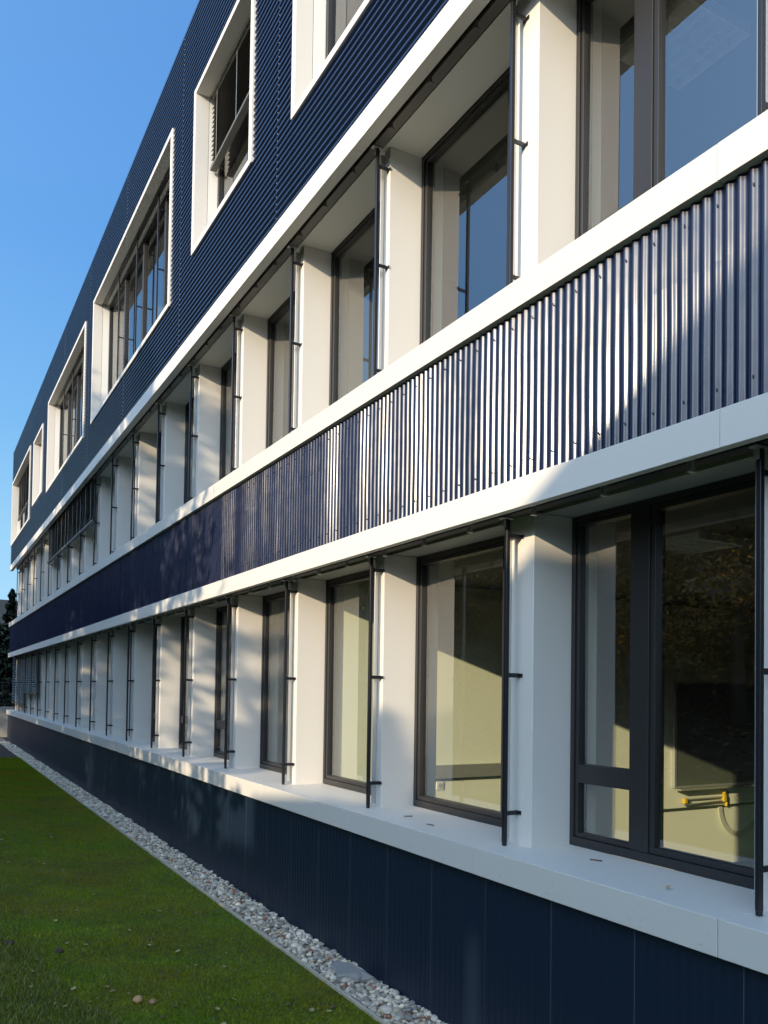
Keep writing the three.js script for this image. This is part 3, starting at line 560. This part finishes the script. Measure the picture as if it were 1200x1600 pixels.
for (let k = 0; k < 13; k++) {  // shrubs added to keep low sun off the lawn below the crowns
  const x = -5.6 - k * 1.75, z = 12.6 + 0.5 * Math.sin(k * 2.3), t = group('added_undergrowth'), y0 = T(x, z) - 0.05, h = 4.45 - y0 + 0.25 * Math.sin(k * 1.7); t.position.set(x, y0, z);
  tag(t, 'dense low shrub added to block low sun under the trees on the slope opposite', 'shrub', 'added shrubs under the trees opposite');
  mesh('stem', new THREE.CylinderGeometry(0.03, 0.06, h * 0.7, 6).translate(0, h * 0.35, 0), bark, t);
  mesh('foliage', foliage(2600, () => { const d = new THREE.Vector3(rr(-1, 1), rr(-1, 1), rr(-1, 1)); d.normalize().multiplyScalar(Math.cbrt(rnd())); return new THREE.Vector3(d.x * 1.25, Math.max(0.05, h * 0.45 + d.y * h * 0.6), d.z * 0.8); }, 0.1, 0.3), leafMat(0.06, 0.075, 0.02, 0.3), t);
}
for (const [x, z, hh] of [[-12.4, 8.6, 3.6], [-15.6, 9.4, 4.4], [-10.2, 9.0, 3.2], [-18.6, 10.2, 4.2]]) wood(x, z, hh, 1.3, hh * 0.4, 2200, [0.62, 0.38, 0.05], 0.05, 'small sapling with golden leaves on the slope facing the building');
{
  // leaf litter on the slope
  const im = new THREE.InstancedMesh(leafGeo, new THREE.MeshStandardMaterial({ color: 0xffffff, roughness: 0.8, side: THREE.DoubleSide }), 26000), m = new THREE.Matrix4(), q = new THREE.Quaternion(), e = new THREE.Euler(), c = new THREE.Color();
  for (let i = 0; i < 26000; i++) { const x = rr(-38, -6), z = rr(5.5, 21), s = rr(0.04, 0.09), k = rr(0.5, 1.2); q.setFromEuler(e.set(rr(-0.5, 0.5), rr(0, 6.28), rr(-0.5, 0.5))); m.compose(new THREE.Vector3(x, T(x, z) + 0.03, z), q, new THREE.Vector3(s, s, s)); im.setMatrixAt(i, m); im.setColorAt(i, c.setRGB(0.26 * k, 0.15 * k, 0.04 * k)); }
  im.name = 'leaf_litter'; im.castShadow = im.receiveShadow = true; scene.add(im); tag(im, 'brown fallen leaves covering the slope facing the building', 'leaves', null, 'stuff');
}
{
  // low flat roofed garage, a hedge, a slender shrub and a gable house, all unseen, added to shade the near end of the facade and turned square to the sun
  const put = (o) => { o.position.set(1.86, 0, 13); o.rotation.y = SUN_AZ; return o; };
  const g = put(group('added_garage')); tag(g, 'unseen shadow caster shaped like a low rendered garage with a flat roof beside the house opposite', 'added_garage');
  mesh('wall', box(-3.40, -0.02, 0.3, 5.42, 0.05, 3), std(lin(0.6, 0.57, 0.5), 0.9), g);
  mesh('roof', box(-3.45, -0.02, 5.421, 5.58, -0.05, 3.1, 0.01), M.concrete, g);
  mesh('door', box(-2.9, -0.5, 2.4, 4.6, 0.0, 0.048), M.anth, g);
  const hg = put(group('added_hedge')); tag(hg, 'unseen clipped hedge added to block low sun between the garage and the trees opposite', 'hedge');
  mesh('twigs', box(-5.6, -3.5, 0.6, 4.95, 0.3, 0.7), bark, hg);
  mesh('foliage', foliage(9000, () => new THREE.Vector3(rr(-5.8, -3.45), 1 + 4.15 * Math.sqrt(rnd()), rr(0.05, 0.9)), 0.08, 0.3), leafMat(0.06, 0.09, 0.025), hg);
  const sb = group('added_columnar_shrub'); sb.position.set(0.10, 1.6, 12.4); tag(sb, 'unseen slender shrub added to shade a pier in front of the low garage', 'shrub');
  mesh('stem', new THREE.CylinderGeometry(0.02, 0.05, 3.6, 8).translate(0, 1.8, 0), bark, sb);
  mesh('foliage', foliage(4200, () => { const y = rnd(), r = 0.36 * Math.sqrt(rnd()) * Math.min(1, (1 - y) * 2.2 + 0.1); const a = rr(0, 6.28); return new THREE.Vector3(Math.cos(a) * r, 0.6 + y * 3.75, Math.sin(a) * r); }, 0.07, 0.3), leafMat(0.05, 0.07, 0.02), sb);
  const h = put(group('added_house')), K = 0.506, xr = 2.9, xb = 5.8, ya = 6.90, yr = ya + xr * K;
  tag(h, 'unseen gable house shape added to shade the near end of the building', 'house');
  const sh = new THREE.Shape(); sh.moveTo(0.06, 0.5); sh.lineTo(xb - 0.06, 0.5); sh.lineTo(xb - 0.06, ya - 0.05); sh.lineTo(xr, yr - 0.1); sh.lineTo(0.06, ya - 0.05); sh.closePath();
  mesh('wall', new THREE.ExtrudeGeometry(sh, { depth: 7, bevelEnabled: false }), std(lin(0.66, 0.63, 0.56), 0.9), h);
  for (const sg of [-1, 1]) {
    const L = xr / Math.cos(Math.atan(K)) + 0.02, q = new THREE.BoxGeometry(L, 0.14, 7.5); q.rotateZ(-sg * Math.atan(K)); q.translate(xr + sg * xr / 2, (ya + yr) / 2 - 0.08, 3.5);
    mesh('roof', q, std(lin(0.12, 0.06, 0.045), 0.85), h);
  }
  for (const x of [1.7, 4.1]) { const w = mesh('window', box(x - 0.5, x + 0.5, 3.4, 4.7, -0.03, -0.002), M.white, h); mesh('pane', box(x - 0.42, x + 0.42, 3.48, 4.62, -0.034, -0.031), M.anth, w); }
}

renderer.render(scene, camera);
